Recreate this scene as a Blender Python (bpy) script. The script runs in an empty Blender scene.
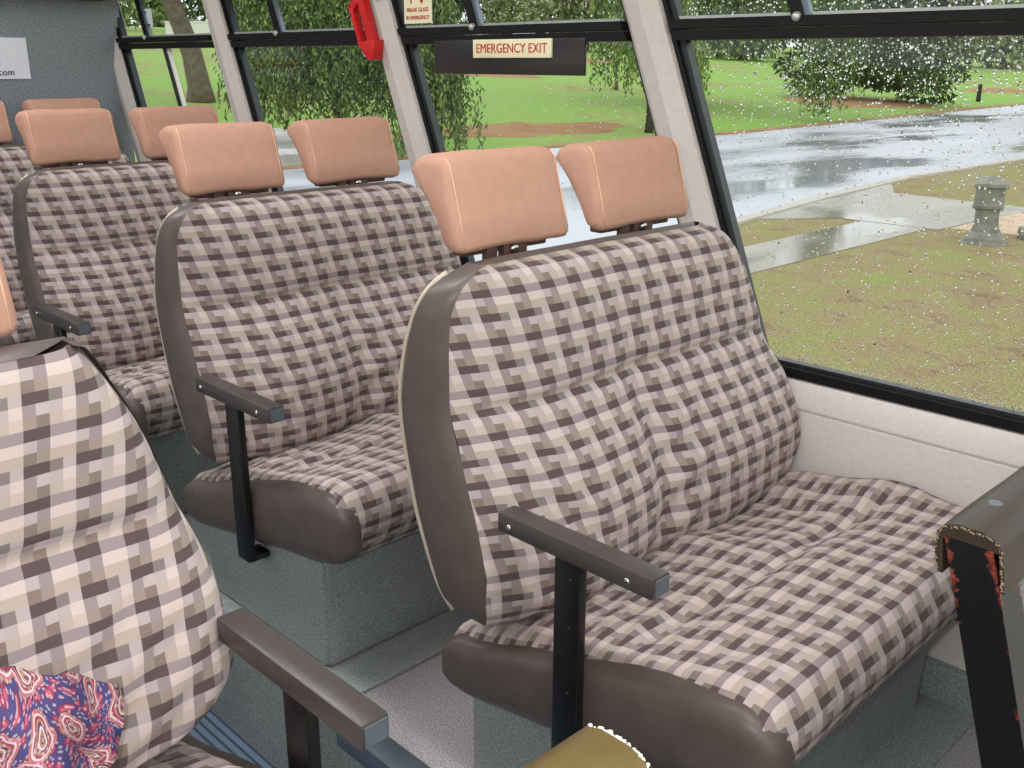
import bpy, bmesh, math, random
from mathutils import Vector, Matrix, noise as mnoise
import numpy as np

H = 1.10                      # camera height above the seat platform (platform = world z 0)
COL = bpy.context.scene.collection
random.seed(11)

# ------------------------------------------------------------------ materials
def s2l(c):
    return tuple((x/12.92 if x <= .04045 else ((x+.055)/1.055)**2.4) for x in c)
def rgb(r, g, b): return (*s2l((r/255, g/255, b/255)), 1)

class NT:
    def __init__(s, name):
        s.m = bpy.data.materials.new(name); s.m.use_nodes = True
        s.t = s.m.node_tree; s.b = s.t.nodes['Principled BSDF']; s.out = s.t.nodes['Material Output']
    def n(s, typ, **kw):
        nd = s.t.nodes.new(typ)
        for k, v in kw.items():
            if k.startswith('_'): setattr(nd, k[1:], v)
            else: nd.inputs[k.replace('__', ' ')].default_value = v
        return nd
    def l(s, a, b): s.t.links.new(a, b)
    def math(s, op, a, b=None, c=None):
        nd = s.t.nodes.new('ShaderNodeMath'); nd.operation = op
        for i, v in enumerate((a, b, c)):
            if v is None: continue
            if isinstance(v, (int, float)): nd.inputs[i].default_value = v
            else: s.l(v, nd.inputs[i])
        return nd.outputs[0]
    def mix(s, fac, a, b, blend='MIX'):
        nd = s.t.nodes.new('ShaderNodeMix'); nd.data_type = 'RGBA'; nd.blend_type = blend
        for key, v in (('Factor', fac), ('A', a), ('B', b)):
            sock = [i for i in nd.inputs if i.name == key and (i.type == 'RGBA' or key == 'Factor')][0]
            if isinstance(v, (int, float)): sock.default_value = v
            elif isinstance(v, tuple): sock.default_value = v
            else: s.l(v, sock)
        return [o for o in nd.outputs if o.type == 'RGBA'][0]
    def noise(s, scale, detail=3, rough=.55, coord='Object', vec=None):
        nd = s.n('ShaderNodeTexNoise'); nd.inputs['Scale'].default_value = scale
        nd.inputs['Detail'].default_value = detail; nd.inputs['Roughness'].default_value = rough
        s.l(vec if vec is not None else s.coord(coord), nd.inputs['Vector']); return nd.outputs['Fac']
    def coord(s, which):
        if not hasattr(s, '_tc'): s._tc = s.t.nodes.new('ShaderNodeTexCoord')
        return s._tc.outputs[which]
    def ramp(s, fac, stops, interp='LINEAR'):
        nd = s.t.nodes.new('ShaderNodeValToRGB'); cr = nd.color_ramp; cr.interpolation = interp
        while len(cr.elements) < len(stops): cr.elements.new(1.0)
        for e, (p, c) in zip(cr.elements, stops): e.position = p; e.color = c
        s.l(fac, nd.inputs[0]); return nd.outputs[0]
    def bump(s, h, strength=.3, dist=.002):
        nd = s.n('ShaderNodeBump'); nd.inputs['Strength'].default_value = strength; nd.inputs['Distance'].default_value = dist
        s.l(h, nd.inputs['Height']); s.l(nd.outputs[0], s.b.inputs['Normal'])
    def col(s, v):
        if isinstance(v, tuple): s.b.inputs['Base Color'].default_value = v
        else: s.l(v, s.b.inputs['Base Color'])
    def set(s, **kw):
        for k, v in kw.items(): s.b.inputs[k.replace('_', ' ')].default_value = v
        return s

def simple(name, c, rough=.5, var=.08, scale=30, bump=0, bscale=300, metallic=0, spec=.5, coord='Object'):
    t = NT(name); t.set(Roughness=rough, Metallic=metallic); t.b.inputs['Specular IOR Level'].default_value = spec
    f = t.noise(scale, coord=coord)
    lo = tuple(x*(1-var) for x in c[:3])+(1,); hi = tuple(min(1, x*(1+var)) for x in c[:3])+(1,)
    t.col(t.ramp(f, [(.3, lo), (.7, hi)]))
    if bump: t.bump(t.noise(bscale, 2, coord=coord), bump, .002)
    return t.m

def fabric():
    t = NT('checked_moquette')
    D, Gd, G, L, W = rgb(91,75,77), rgb(133,123,121), rgb(157,143,146), rgb(188,174,174), rgb(214,198,191)
    B, Bp, T, O, Lp = rgb(189,174,161), rgb(202,186,176), rgb(159,144,133), rgb(136,121,112), rgb(194,179,177)
    rows = [[D,D,Gd,L],[G,Lp,L,W],[T,O,B,Bp],[D,D,G,G],[L,G,W,W],[O,T,B,B]]
    rows = rows[::-1]
    uv = t.n('ShaderNodeSeparateXYZ'); t.l(t.coord('UV'), uv.inputs[0])
    ci = t.math('FLOOR', t.math('MODULO', t.math('ADD', t.math('DIVIDE', uv.outputs[0], .0140), 400.0), 4.0))
    ri = t.math('FLOOR', t.math('MODULO', t.math('ADD', t.math('DIVIDE', uv.outputs[1], .0118), 600.0), 6.0))
    idx = t.math('DIVIDE', t.math('ADD', t.math('MULTIPLY_ADD', ri, 4.0, ci), .5), 24.0)
    flat = [c for r in rows for c in r]
    c = t.ramp(idx, [(i/24.0, k) for i, k in enumerate(flat)], 'CONSTANT')
    st = t.noise(1500, 2, coord='UV')
    c2 = t.mix(t.math('MULTIPLY', st, .14), c, rgb(120,104,104))
    wn = t.noise(5, 3, coord='UV')
    c3 = t.mix(t.math('MULTIPLY', wn, .12), c2, rgb(120,108,95))
    t.col(c3); t.set(Roughness=.95); t.b.inputs['Specular IOR Level'].default_value = .15
    t.b.inputs['Sheen Weight'].default_value = .08
    t.bump(st, .25, .001)
    return t.m

def paisley():
    t = NT('paisley_print')
    sc = 30
    base = t.coord('UV')
    warp = t.n('ShaderNodeTexNoise'); warp.inputs['Scale'].default_value = 14; t.l(base, warp.inputs['Vector'])
    vm = t.n('ShaderNodeVectorMath'); vm.operation = 'MULTIPLY_ADD'; t.l(warp.outputs['Color'], vm.inputs[0])
    vm.inputs[1].default_value = (.075, .075, 0); t.l(base, vm.inputs[2])
    def vor(scale, feature='F1'):
        v = t.n('ShaderNodeTexVoronoi'); v.feature = feature; v.voronoi_dimensions = '2D'; v.inputs['Scale'].default_value = scale; t.l(vm.outputs[0], v.inputs['Vector']); return v
    v1 = vor(19); v2 = vor(64)
    navy, red, pink, cream, gold = rgb(62,64,118), rgb(150,56,78), rgb(196,92,124), rgb(216,202,198), rgb(172,128,96)
    plum = rgb(96,44,92)
    rings = t.ramp(v1.outputs['Distance'], [(0, plum),(.05, gold),(.10, cream),(.135, plum),(.18, gold),(.22, red),(.27, cream),(.315, pink),(.35, gold),(.385, plum),(.41, navy)], 'CONSTANT')
    small = t.ramp(v2.outputs['Distance'], [(0, pink),(.16, red),(.30, plum),(.40, navy)], 'CONSTANT')
    v3 = vor(150)
    dots = t.math('LESS_THAN', v3.outputs['Distance'], .24)
    fac = t.math('LESS_THAN', v1.outputs['Distance'], .41)
    c = t.mix(fac, small, rings)
    c = t.mix(t.math('MULTIPLY', dots, .6), c, rgb(214,190,190))
    c = t.mix(.12, c, plum)
    t.col(c); t.set(Roughness=.7)
    return t.m

def vinyl(name, c, rough=.42, spec=.5):
    t = NT(name); t.set(Roughness=rough); t.b.inputs['Specular IOR Level'].default_value = spec
    t.col(t.ramp(t.noise(25, 3), [(.3, tuple(x*.88 for x in c[:3])+(1,)), (.7, tuple(x*1.08 for x in c[:3])+(1,))]))
    t.bump(t.noise(420, 2), .18, .001); return t.m

def speckle(name, a, b, c, scale=260, rough=.85):
    t = NT(name); t.set(Roughness=rough); t.b.inputs['Specular IOR Level'].default_value = .25
    f = t.noise(scale, 2, .8)
    k = t.ramp(f, [(.36, a), (.5, b), (.66, c)])
    f2 = t.noise(3, 3); t.col(t.mix(t.math('MULTIPLY', f2, .25), k, a)); t.bump(f, .3, .002); return t.m

def worn_paint():
    t = NT('worn_black_paint'); t.set(Roughness=.3)
    # paint worn through to red primer along the vertical edges (pointiness of the mesh) and in chips
    uv = t.n('ShaderNodeSeparateXYZ'); t.l(t.coord('UV'), uv.inputs[0])
    e = t.math('ABSOLUTE', t.math('SUBTRACT', uv.outputs[0], .5))
    chips = t.noise(70, 4, .7)
    edge = t.ramp(e, [(.26, (0,0,0,1)), (.48, (1,1,1,1))])
    top = t.ramp(uv.outputs[1], [(.0, (0,0,0,1)), (.82, (.0,.0,.0,1)), (1., (.35,.35,.35,1))])
    m = t.math('GREATER_THAN', t.math('ADD', t.math('ADD', t.math('MULTIPLY', edge, .22), t.math('MULTIPLY', top, .42)), chips), .805)
    t.col(t.mix(m, rgb(16,17,20), t.ramp(t.noise(160), [(.35, rgb(66,26,22)), (.70, rgb(138,66,50))])))
    return t.m

def grassmat(name, cols, scale, bumpd=.03):
    t = NT(name); t.set(Roughness=.9); t.b.inputs['Specular IOR Level'].default_value = .15
    f = t.noise(scale, 5, .6); fine = t.noise(scale*14, 3, .7)
    mixf = t.math('ADD', t.math('MULTIPLY', f, .58), t.math('MULTIPLY', fine, .44))
    sp = t.ramp(t.noise(55, 2, .8), [(.32, (.5,.5,.5,1)), (.68, (1.42,1.42,1.36,1))])
    t.col(t.mix(1.0, t.ramp(mixf, cols), sp, 'MULTIPLY')); t.bump(fine, .6, bumpd); return t.m

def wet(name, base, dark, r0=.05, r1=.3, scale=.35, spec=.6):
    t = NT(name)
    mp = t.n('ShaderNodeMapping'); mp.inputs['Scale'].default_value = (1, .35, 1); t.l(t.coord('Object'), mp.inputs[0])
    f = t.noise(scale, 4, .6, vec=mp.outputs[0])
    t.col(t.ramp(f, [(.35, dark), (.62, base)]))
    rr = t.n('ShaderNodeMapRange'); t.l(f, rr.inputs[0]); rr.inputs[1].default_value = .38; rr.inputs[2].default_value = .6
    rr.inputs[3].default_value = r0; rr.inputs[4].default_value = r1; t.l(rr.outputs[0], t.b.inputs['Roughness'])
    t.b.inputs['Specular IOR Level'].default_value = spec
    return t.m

def leafmat(name, a, b, c):
    t = NT(name); t.set(Roughness=.55); t.b.inputs['Specular IOR Level'].default_value = .3
    gi = t.n('ShaderNodeNewGeometry')
    t.col(t.ramp(gi.outputs['Random Per Island'], [(.0, a), (.5, b), (1., c)]))
    t.b.inputs['Transmission Weight'].default_value = 0
    return t.m

def glassmat():
    t = NT('window_glass'); nt = t.t
    tr = t.n('ShaderNodeBsdfTransparent'); tr.inputs[0].default_value = (.96,.98,.97,1)
    gl = t.n('ShaderNodeBsdfGlossy'); gl.inputs['Roughness'].default_value = .02
    gi = t.n('ShaderNodeNewGeometry'); dt = t.n('ShaderNodeVectorMath'); dt.operation = 'DOT_PRODUCT'
    t.l(gi.outputs['Normal'], dt.inputs[0]); t.l(gi.outputs['Incoming'], dt.inputs[1])
    fr = t.math('MULTIPLY_ADD', t.math('POWER', t.math('SUBTRACT', 1.0, t.math('ABSOLUTE', dt.outputs['Value'])), 5.0), .5, .018)
    mx = t.n('ShaderNodeMixShader'); t.l(fr, mx.inputs[0]); t.l(tr.outputs[0], mx.inputs[1]); t.l(gl.outputs[0], mx.inputs[2])
    t.l(mx.outputs[0], t.out.inputs['Surface']); return t.m

def dropmat():
    t = NT('rain_water')
    g = t.n('ShaderNodeBsdfGlass'); g.inputs['IOR'].default_value = 1.33; g.inputs['Roughness'].default_value = 0
    t.l(g.outputs[0], t.out.inputs['Surface']); return t.m

def ribmat():
    t = NT('ribbed_rubber'); t.set(Roughness=.55)
    s = t.n('ShaderNodeSeparateXYZ'); t.l(t.coord('Object'), s.inputs[0])
    m = t.math('FRACT', t.math('MULTIPLY', s.outputs[1], 55.0))
    t.col(t.ramp(m, [(.0, rgb(20,26,34)), (.28, rgb(88,108,128)), (.72, rgb(100,120,142)), (1., rgb(24,30,40))]))
    t.bump(t.math('PINGPONG', m, .5), .6, .004); return t.m

M = dict(
 fabric=fabric(), paisley=paisley(),
 vinyl=vinyl('brown_vinyl', rgb(94,83,78), .42), vinyl_dark=vinyl('charcoal_vinyl', rgb(74,67,65), .36),
 olive=vinyl('flash_lit_olive_vinyl', rgb(100,85,48), .3), olive_unlit=vinyl('unlit_olive_vinyl', rgb(62,53,44), .34, .2), tan=simple('tan_backing', rgb(140,122,98), .9, .2, 200),  # same olive vinyl twice: lighter copy has flash light in its colour
 piping=simple('cream_piping', rgb(205,190,172), .6), padding=simple('frayed_padding', rgb(226,220,205), .95, .15, 200),
 head=simple('salmon_fabric', rgb(197,153,133), .95, .04, 60, .2, 900, spec=.03), stitch=simple('cream_stitching', rgb(226,184,156), .9, spec=.05),
 bracket=simple('brown_bracket', rgb(92,62,52), .45), black=simple('black_steel', rgb(18,18,19), .35), blackplastic=simple('black_plastic', rgb(46,42,42), .3),
 chrome=simple('chrome', rgb(210,208,205), .2, .03, metallic=1), alu=simple('aluminium_trim', rgb(128,140,152), .35, .08, metallic=.7),
 endcap=simple('grey_end_cap', rgb(96,104,112), .35),
 carpet=speckle('teal_carpet', rgb(124,132,131), rgb(148,155,153), rgb(174,180,177)),
 carpet_dark=speckle('dark_wall_carpet', rgb(108,114,121), rgb(134,140,146), rgb(158,164,168), 200),
 panelcarpet=speckle('grey_panel_carpet', rgb(104,112,114), rgb(134,141,142), rgb(164,170,170)),
 lino=speckle('speckled_lino', rgb(126,122,124), rgb(168,164,165), rgb(210,204,204), 330, .6),
 wall=simple('pale_wall_vinyl', rgb(226,220,214), .7, .05, 120, .2, 500), pillar=simple('pillar_trim', rgb(200,192,186), .6, .04, 60),
 groove=simple('groove_shadow_line', rgb(150,142,138), .8),
 gasket=simple('black_rubber', rgb(15,15,17), .45, spec=.3), frame=simple('dark_window_frame', rgb(40,44,48), .35), rail=simple('dark_bronze_rail', rgb(19,16,17), .5, spec=.25),
 silver=simple('silver_track', rgb(190,195,192), .35, metallic=.5),
 glass=glassmat(), drop=dropmat(), rib=ribmat(), worn=worn_paint(),
 red=simple('red_plastic', rgb(208,30,34), .35), cream=simple('cream_sign', rgb(244,236,200), .5, .02), redink=simple('red_ink', rgb(196,62,40), .6, .02),
 paper=simple('white_card', rgb(226,228,238), .6, .02), blueink=simple('blue_ink', rgb(40,50,140), .6), magenta=simple('magenta_ink', rgb(190,30,80), .6), blackink=simple('black_ink', rgb(30,30,50), .6),
 ceiling=simple('ceiling_trim', rgb(190,184,178), .7), rackdark=simple('dark_cove', rgb(70,66,66), .6),
 grass=grassmat('verge_grass', [(.36, rgb(122,104,80)), (.46, rgb(154,136,106)), (.55, rgb(150,144,98)), (.64, rgb(138,152,86)), (.75, rgb(158,180,106))], 1.6, .02),
 lawn=grassmat('park_lawn', [(.34, rgb(158,130,98)), (.42, rgb(152,152,100)), (.48, rgb(142,172,92)), (.62, rgb(132,174,78)), (.75, rgb(158,192,104))], .10, .03),
 earth=grassmat('bare_earth', [(.3, rgb(140,104,76)), (.7, rgb(182,146,110))], .8, .02),
 road=wet('wet_asphalt', rgb(198,201,212), rgb(172,175,186), .08, .6, .35, .9), conc=wet('wet_concrete', rgb(176,171,160), rgb(138,131,119), .08, .5, .6, .5),  # road base colour paled to stand in for sky reflection
 kerb=simple('kerb_concrete', rgb(190,184,172), .6, .12, 3), gravel=simple('sandy_gravel', rgb(200,176,150), .9, .18, 6),
 stone=simple('grey_stone', rgb(136,136,126), .85, .22, 9, .6, 40),
 bark=simple('bark', rgb(110,98,84), .95, .3, 5, .8, 12), bark_dark=simple('dark_bark', rgb(58,52,46), .95, .3, 5, .8, 12),
 leaf_weep=leafmat('weeping_leaves', rgb(44,66,28), rgb(86,112,52), rgb(140,158,84)),
 leaf_dark=leafmat('dark_leaves', rgb(30,46,24), rgb(56,78,38), rgb(104,122,62)),
 leaf_mid=leafmat('mid_leaves', rgb(58,84,36), rgb(98,126,56), rgb(150,166,86)),
 leaf_pale=leafmat('pale_leaves', rgb(92,104,66), rgb(140,148,98), rgb(184,182,136)),
 whitewall=simple('white_paint', rgb(226,222,214), .7, .05, 2),
)

# ------------------------------------------------------------------ helpers
def obj(name, bm, mat, parent=None, smooth=False, angle=None):
    me = bpy.data.meshes.new(name); bm.to_mesh(me); bm.free()
    me.materials.append(M[mat] if isinstance(mat, str) else mat)
    if smooth or angle:
        for p in me.polygons: p.use_smooth = True
        if angle: me.set_sharp_from_angle(angle=math.radians(angle))
    o = bpy.data.objects.new(name, me); COL.objects.link(o)
    if parent is not None: o.parent = parent
    return o
def empty(name, loc=(0,0,0), parent=None):
    o = bpy.data.objects.new(name, None); COL.objects.link(o); o.location = loc; o.empty_display_size = .1
    if parent is not None: o.parent = parent
    return o
def tag(o, label=None, cat=None, group=None, kind=None):
    if label: o['label'] = label
    if cat: o['category'] = cat
    if group: o['group'] = group
    if kind: o['kind'] = kind
    return o
def struct(o, label=None, cat=None): return tag(o, label, cat, kind='structure')
def box(bm, x0, x1, y0, y1, z0, z1, bev=0, seg=2, dx=0, mat=None):
    """box; dx = shift of the top in x (raked boxes)"""
    vs = [bm.verts.new((x+(dx if z == z1 else 0), y, z)) for z in (z0, z1) for y in (y0, y1) for x in (x0, x1)]
    fs = [(0,2,3,1),(4,5,7,6),(0,1,5,4),(2,6,7,3),(0,4,6,2),(1,3,7,5)]
    faces = [bm.faces.new([vs[i] for i in f]) for f in fs]
    if bev:
        ed = list({e for f in faces for e in f.edges})
        bmesh.ops.bevel(bm, geom=ed, offset=bev, segments=seg, affect='EDGES', profile=.5)
    return bm
def bx(*a, **k): return box(bmesh.new(), *a, **k)
def prism(bm, poly, axis, a0, a1, bev=0, seg=2):
    """extrude a 2D outline along axis ('y': poly is (x,z); 'x': (y,z); 'z': (x,y))"""
    def P(p, a): return (p[0], a, p[1]) if axis == 'y' else ((a, p[0], p[1]) if axis == 'x' else (p[0], p[1], a))
    A = [bm.verts.new(P(p, a0)) for p in poly]; B = [bm.verts.new(P(p, a1)) for p in poly]
    n = len(poly); fs = [bm.faces.new(A), bm.faces.new(B[::-1])]
    for i in range(n): fs.append(bm.faces.new((A[i], A[(i+1) % n], B[(i+1) % n], B[i])))
    bmesh.ops.recalc_face_normals(bm, faces=fs)
    if bev:
        bmesh.ops.bevel(bm, geom=list({e for f in fs for e in f.edges}), offset=bev, segments=seg, affect='EDGES', profile=.5)
    return bm
def tube(bm, pts, r, n=8, cap=True):
    rings = []
    pts = [Vector(p) for p in pts]
    for i, p in enumerate(pts):
        d = (pts[min(i+1, len(pts)-1)]-pts[max(i-1, 0)]).normalized()
        a = d.orthogonal().normalized() if i == 0 else (a - d*a.dot(d)).normalized()
        b = d.cross(a); rr = r[i] if isinstance(r, (list, tuple)) else r
        rings.append([bm.verts.new(p+a*rr*math.cos(2*math.pi*k/n)+b*rr*math.sin(2*math.pi*k/n)) for k in range(n)])
    for A, B in zip(rings, rings[1:]):
        for k in range(n): bm.faces.new((A[k], A[(k+1) % n], B[(k+1) % n], B[k]))
    if cap: bm.faces.new(rings[0][::-1]); bm.faces.new(rings[-1])
    return bm
def disc(bm, c, axis, r, h, n=12):
    d = Vector(axis).normalized(); c = Vector(c)
    return tube(bm, [c, c+d*h*.6, c+d*h], [r, r, r*.55], n)
def pchip(tab):
    xs = np.array([p[0] for p in tab], float); ys = np.array([p[1] for p in tab], float)
    o = np.argsort(xs); xs, ys = xs[o], ys[o]
    h = np.diff(xs); d = np.diff(ys)/h; m = np.zeros(len(xs))
    m[0], m[-1] = d[0], d[-1]
    for i in range(1, len(xs)-1): m[i] = 0 if d[i-1]*d[i] <= 0 else 2*d[i-1]*d[i]/(d[i-1]+d[i])
    def f(x):
        x = min(max(x, xs[0]), xs[-1]); i = min(int(np.searchsorted(xs, x, 'right'))-1, len(h)-1)
        t = (x-xs[i])/h[i]
        return float(ys[i]*(2*t**3-3*t*t+1)+m[i]*h[i]*(t**3-2*t*t+t)+ys[i+1]*(-2*t**3+3*t*t)+m[i+1]*h[i]*(t**3-t*t))
    return f
def sst(a, b, x):
    t = min(max((x-a)/(b-a), 0), 1); return t*t*(3-2*t)
def gauss(x, w): return math.exp(-(x/w)**2)
def grid(bm, P, uv=None):
    """P[j][i] points -> quads; uv[j][i]"""
    V = [[bm.verts.new(p) for p in row] for row in P]
    lay = bm.loops.layers.uv.verify() if uv else None
    for j in range(len(P)-1):
        for i in range(len(P[0])-1):
            try: f = bm.faces.new((V[j][i], V[j][i+1], V[j+1][i+1], V[j+1][i]))
            except ValueError: continue
            if uv:
                for lp, (jj, ii) in zip(f.loops, ((j,i),(j,i+1),(j+1,i+1),(j+1,i))): lp[lay].uv = uv[jj][ii]
    return V
def copy_tree(o, parent=None):
    c = o.copy(); COL.objects.link(c)
    if parent is not None: c.parent = parent
    for ch in list(o.children): copy_tree(ch, c)
    return c
def text_mesh(name, s, size, mat, parent, loc, rot, align='CENTER', extrude=.0004, sx=1):
    cu = bpy.data.curves.new('txt', 'FONT'); cu.body = s; cu.size = size; cu.align_x = align; cu.align_y = 'CENTER'; cu.extrude = extrude
    tmp = bpy.data.objects.new('txt', cu); COL.objects.link(tmp)
    dg = bpy.context.evaluated_depsgraph_get(); me = bpy.data.meshes.new_from_object(tmp.evaluated_get(dg))
    bpy.data.objects.remove(tmp); bpy.data.curves.remove(cu)
    me.name = name; me.materials.clear(); me.materials.append(M[mat])
    o = bpy.data.objects.new(name, me); COL.objects.link(o); o.parent = parent
    o.location = loc; o.rotation_euler = rot; o.scale = (sx, 1, 1)
    return o

# ------------------------------------------------------------------ camera
f_px = 986.8
pit, yaw, rol = [math.radians(a) for a in (17.94, 44.92, .298)]
fwd = Vector((-math.cos(yaw)*math.cos(pit), math.sin(yaw)*math.cos(pit), -math.sin(pit)))
rt = fwd.cross(Vector((0,0,1))).normalized(); up = rt.cross(fwd)
r2 = rt*math.cos(rol)+up*math.sin(rol); u2 = -rt*math.sin(rol)+up*math.cos(rol)
cam = bpy.data.cameras.new('camera'); co = bpy.data.objects.new('camera', cam); COL.objects.link(co)
cam.sensor_width = 36; cam.sensor_fit = 'HORIZONTAL'; cam.lens = f_px/1024*36; cam.clip_start = .02; cam.clip_end = 2000
mw = Matrix((( r2.x, u2.x, -fwd.x, 0), (r2.y, u2.y, -fwd.y, 0), (r2.z, u2.z, -fwd.z, H), (0,0,0,1)))
co.matrix_world = mw
bpy.context.scene.camera = co
def at(px, py, depth):
    """point seen at a photograph pixel, 'depth' metres into the scene"""
    return Vector((0,0,H)) + (fwd + r2*((px-512)/f_px) - u2*((py-384)/f_px))*depth
def onground(px, py, z):
    d = fwd + r2*((px-512)/f_px) - u2*((py-384)/f_px); return Vector((0,0,H)) + d*((z-H)/d.z)

# ------------------------------------------------------------------ seats (z below is camera-relative; + H gives world)
def nz(x, y, z=0): return mnoise.noise(Vector((x, y, z)))

def make_seat(sgn, name):
    """double seat; sgn=+1 right-hand bank (window at +Y), -1 left-hand bank. Built around its own origin on the platform
       (x = .. of first row, y: aisle edge at 0 and growing towards the window)."""
    root = empty(name)
    aisle = sgn > 0
    ZT, ZB = (-.262 if aisle else -.272), (-.785 if aisle else -.70)
    if aisle:
        YL = pchip([(-.80,-.012),(-.74,-.028),(-.60,-.032),(-.40,-.032),(-.33,-.029),(-.295,-.018),(-.275,.0),(-.262,.026)])
        YR = pchip([(-.80,.60),(-.76,.68),(-.72,.735),(-.66,.755),(-.57,.75),(-.47,.725),(-.35,.668),(-.29,.628),(-.272,.605),(-.262,.58)])
    else:
        YL = pchip([(-.70,.13),(-.694,.07),(-.682,.02),(-.66,-.014),(-.625,-.034),(-.57,-.036),(-.44,-.008),(-.38,.010),(-.323,.036),(-.285,.056),(-.27,.068),(-.262,.085)])
        YR = pchip([(-.80,.62),(-.76,.755),(-.72,.80),(-.66,.83),(-.57,.82),(-.47,.79),(-.35,.74),(-.29,.70),(-.27,.68),(-.262,.66)])
    XS = pchip([(-.80,-.935),(-.76,-.912),(-.70,-.908),(-.64,-.918),(-.543,-.95),(-.446,-.978),(-.34,-.978),(-.27,-.968),(-.262,-.972)])
    XM = pchip([(-.80,-.90),(-.77,-.865),(-.72,-.85),(-.66,-.85),(-.56,-.885),(-.47,-.928),(-.44,-.930),(-.35,-.935),(-.29,-.948),(-.272,-.958),(-.262,-.98)])
    XR = pchip([(-.80,-.985),(-.70,-1.03),(-.60,-1.062),(-.47,-1.083),(-.40,-1.072),(-.304,-1.035),(-.27,-1.01),(-.262,-1.0)])
    ns, nt = 64, 60
    zs = [ZB+(ZT-ZB)*(1-(1-j/nt)**1.0) for j in range(nt+1)]
    P, UV = [], []
    v = 0; vc = .34
    for j, z in enumerate(zs):
        yl, yr = YL(z), YR(z); row = []
        for i in range(ns+1):
            s = i/ns; y = yl+(yr-yl)*s
            xm, xs = XM(z), XS(z)
            e0 = math.sin(math.pi/2*min(s/.26, 1)) if aisle else math.sqrt(max(0, 1-(1-min(s/.07, 1))**2))
            x = xs+(xm-xs)*e0 if aisle else xm-.05*(1-e0)
            lowf = sst(-.40, -.60, z)
            x -= (.034-.022*lowf)*(1-math.sqrt(max(0, 1-(1-min((1-s)/.08, 1))**2)))
            mid = .47
            x -= .020*gauss(s-mid, .045)*(.25+.75*lowf)                    # valley between the two places
            x += .008*(gauss(s-.25, .15)+gauss(s-.74, .15))*lowf
            x -= .011*gauss(z+.462+.004*math.sin(s*9), .011)*sst(.0,.12,s)*sst(1,.9,s)   # stitched crease
            x += .0045*nz(y*9, z*9, 1)+.002*nz(y*24, z*24, 5)
            # puckers low in the corners
            x += .005*math.sin((z*1.0+y*.75)*95)*gauss(s-.16, .10)*sst(-.42, -.62, z)
            x += .005*math.sin((z*1.0-y*.55)*80)*gauss(s-.55, .10)*sst(-.46, -.62, z)
            row.append((x, sgn*y, z+H))
        P.append(row)
    for j in range(nt+1):
        if j: v += math.dist((P[j][ns//2][0], P[j][ns//2][2]), (P[j-1][ns//2][0], P[j-1][ns//2][2]))
        acc = [0]
        for i in range(1, ns+1):
            acc.append(acc[-1]+math.hypot(P[j][i][1]-P[j][i-1][1], (P[j][i][0]-P[j][i-1][0])*.25))
        c = acc[ns//2]; ymid = abs(P[j][ns//2][1])
        UV.append([((a-c+ymid+.14*v+.20*max(0, v-vc)) if aisle else -(a-c+ymid)*1.10-.17*v, v) for a in acc])
    # window-side roll to the back and top roll
    bm = bmesh.new()
    for j in range(nt+1):
        x, y, z = P[j][-1]; xr = XR(z-H)
        u = UV[j][-1][0]
        for k in (1, 2, 3):
            P[j].append((x+(xr+.012-x)*k/3, y-sgn*.006*k*k/4, z)); UV[j].append((u+.02*k*sgn, UV[j][-1][1]))
    grid(bm, P, UV)
    if sgn < 0 : bmesh.ops.reverse_faces(bm, faces=bm.faces[:])
    back = obj('backrest', bm, 'fabric', root, smooth=True)
    # back shell (vinyl) incl. lip over the top
    bm = bmesh.new(); Q = []
    zz = [ZB+(ZT-ZB)*j/24 for j in range(25)]
    for z in zz:
        yl, yr = YL(z), YR(z); xr = XR(z)
        Q.append([(xr-.012*math.sin(math.pi*k/12), sgn*(yl+(yr-.006-yl)*k/12), z+H) for k in range(13)])
    for fr_, dz in ((.25,.004),(.6,.006),(.9,.0045),(1.03,.0005)):                    # lip over the top edge
        row = []
        for k in range(13):
            s_ = k/12; p = P[nt][int(round(s_*ns))]; xr = XR(ZT)
            row.append((xr+(p[0]-xr)*fr_, sgn*(YL(ZT)+(YR(ZT)-YL(ZT))*s_), ZT+H+(dz if 0 < k < 12 else -.001)))
        Q.append(row)
    grid(bm, Q)
    sh = obj('back_shell', bm, 'vinyl', root, smooth=True); sh['label'] = 'brown vinyl back shell'
    # aisle side panel with bulge
    bm = bmesh.new(); Q = []
    for j in range(41):
        z = ZB+.002+(ZT-.004-ZB-.002)*j/40; xs, xr = XS(z), XR(z); yl = YL(z)
        w = min(1, (z-ZB)/.03, (ZT-z)/.03)
        Q.append([(xr+(xs-xr)*k/10, sgn*(yl-(.016 if aisle else .001)*math.sqrt(max(0, 1-(2*k/10-1)**2))*w), z+H) for k in range(11)])
    Q.append([(p[0], p[1]+sgn*.012, p[2]+.0045) for p in Q[-1]])
    grid(bm, Q)
    sp = obj('side_panel', bm, 'vinyl', back, smooth=True); sp['label'] = 'brown vinyl side of backrest'
    # piping round the rear edge
    pts = [(XR(z)-.002, sgn*(YL(z)+(-.001 if aisle else .004)), z+H) for z in [ZB+(ZT-ZB-.012)*j/40 for j in range(41)]]
    obj('piping', tube(bmesh.new(), pts, .0042, 6), 'piping', back, smooth=True)

    # ---- seat cushion
    W = .742 if aisle else .84
    # path param: along x then round the nose and under
    path = [(-1.02+.545*k/34, 0) for k in range(35)]
    zt = pchip([(-1.03,-.820),(-.95,-.790),(-.86,-.762),(-.76,-.738),(-.68,-.722),(-.60,-.703),(-.53,-.700),(-.475,-.716)])
    pp = [(x, zt(x)) for x, _ in path]
    nose = [(-.462,-.728),(-.452,-.745),(-.449,-.765),(-.455,-.79),(-.470,-.82),(-.488,-.845),(-.50,-.855),(-.52,-.86)]
    pp += nose
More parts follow.
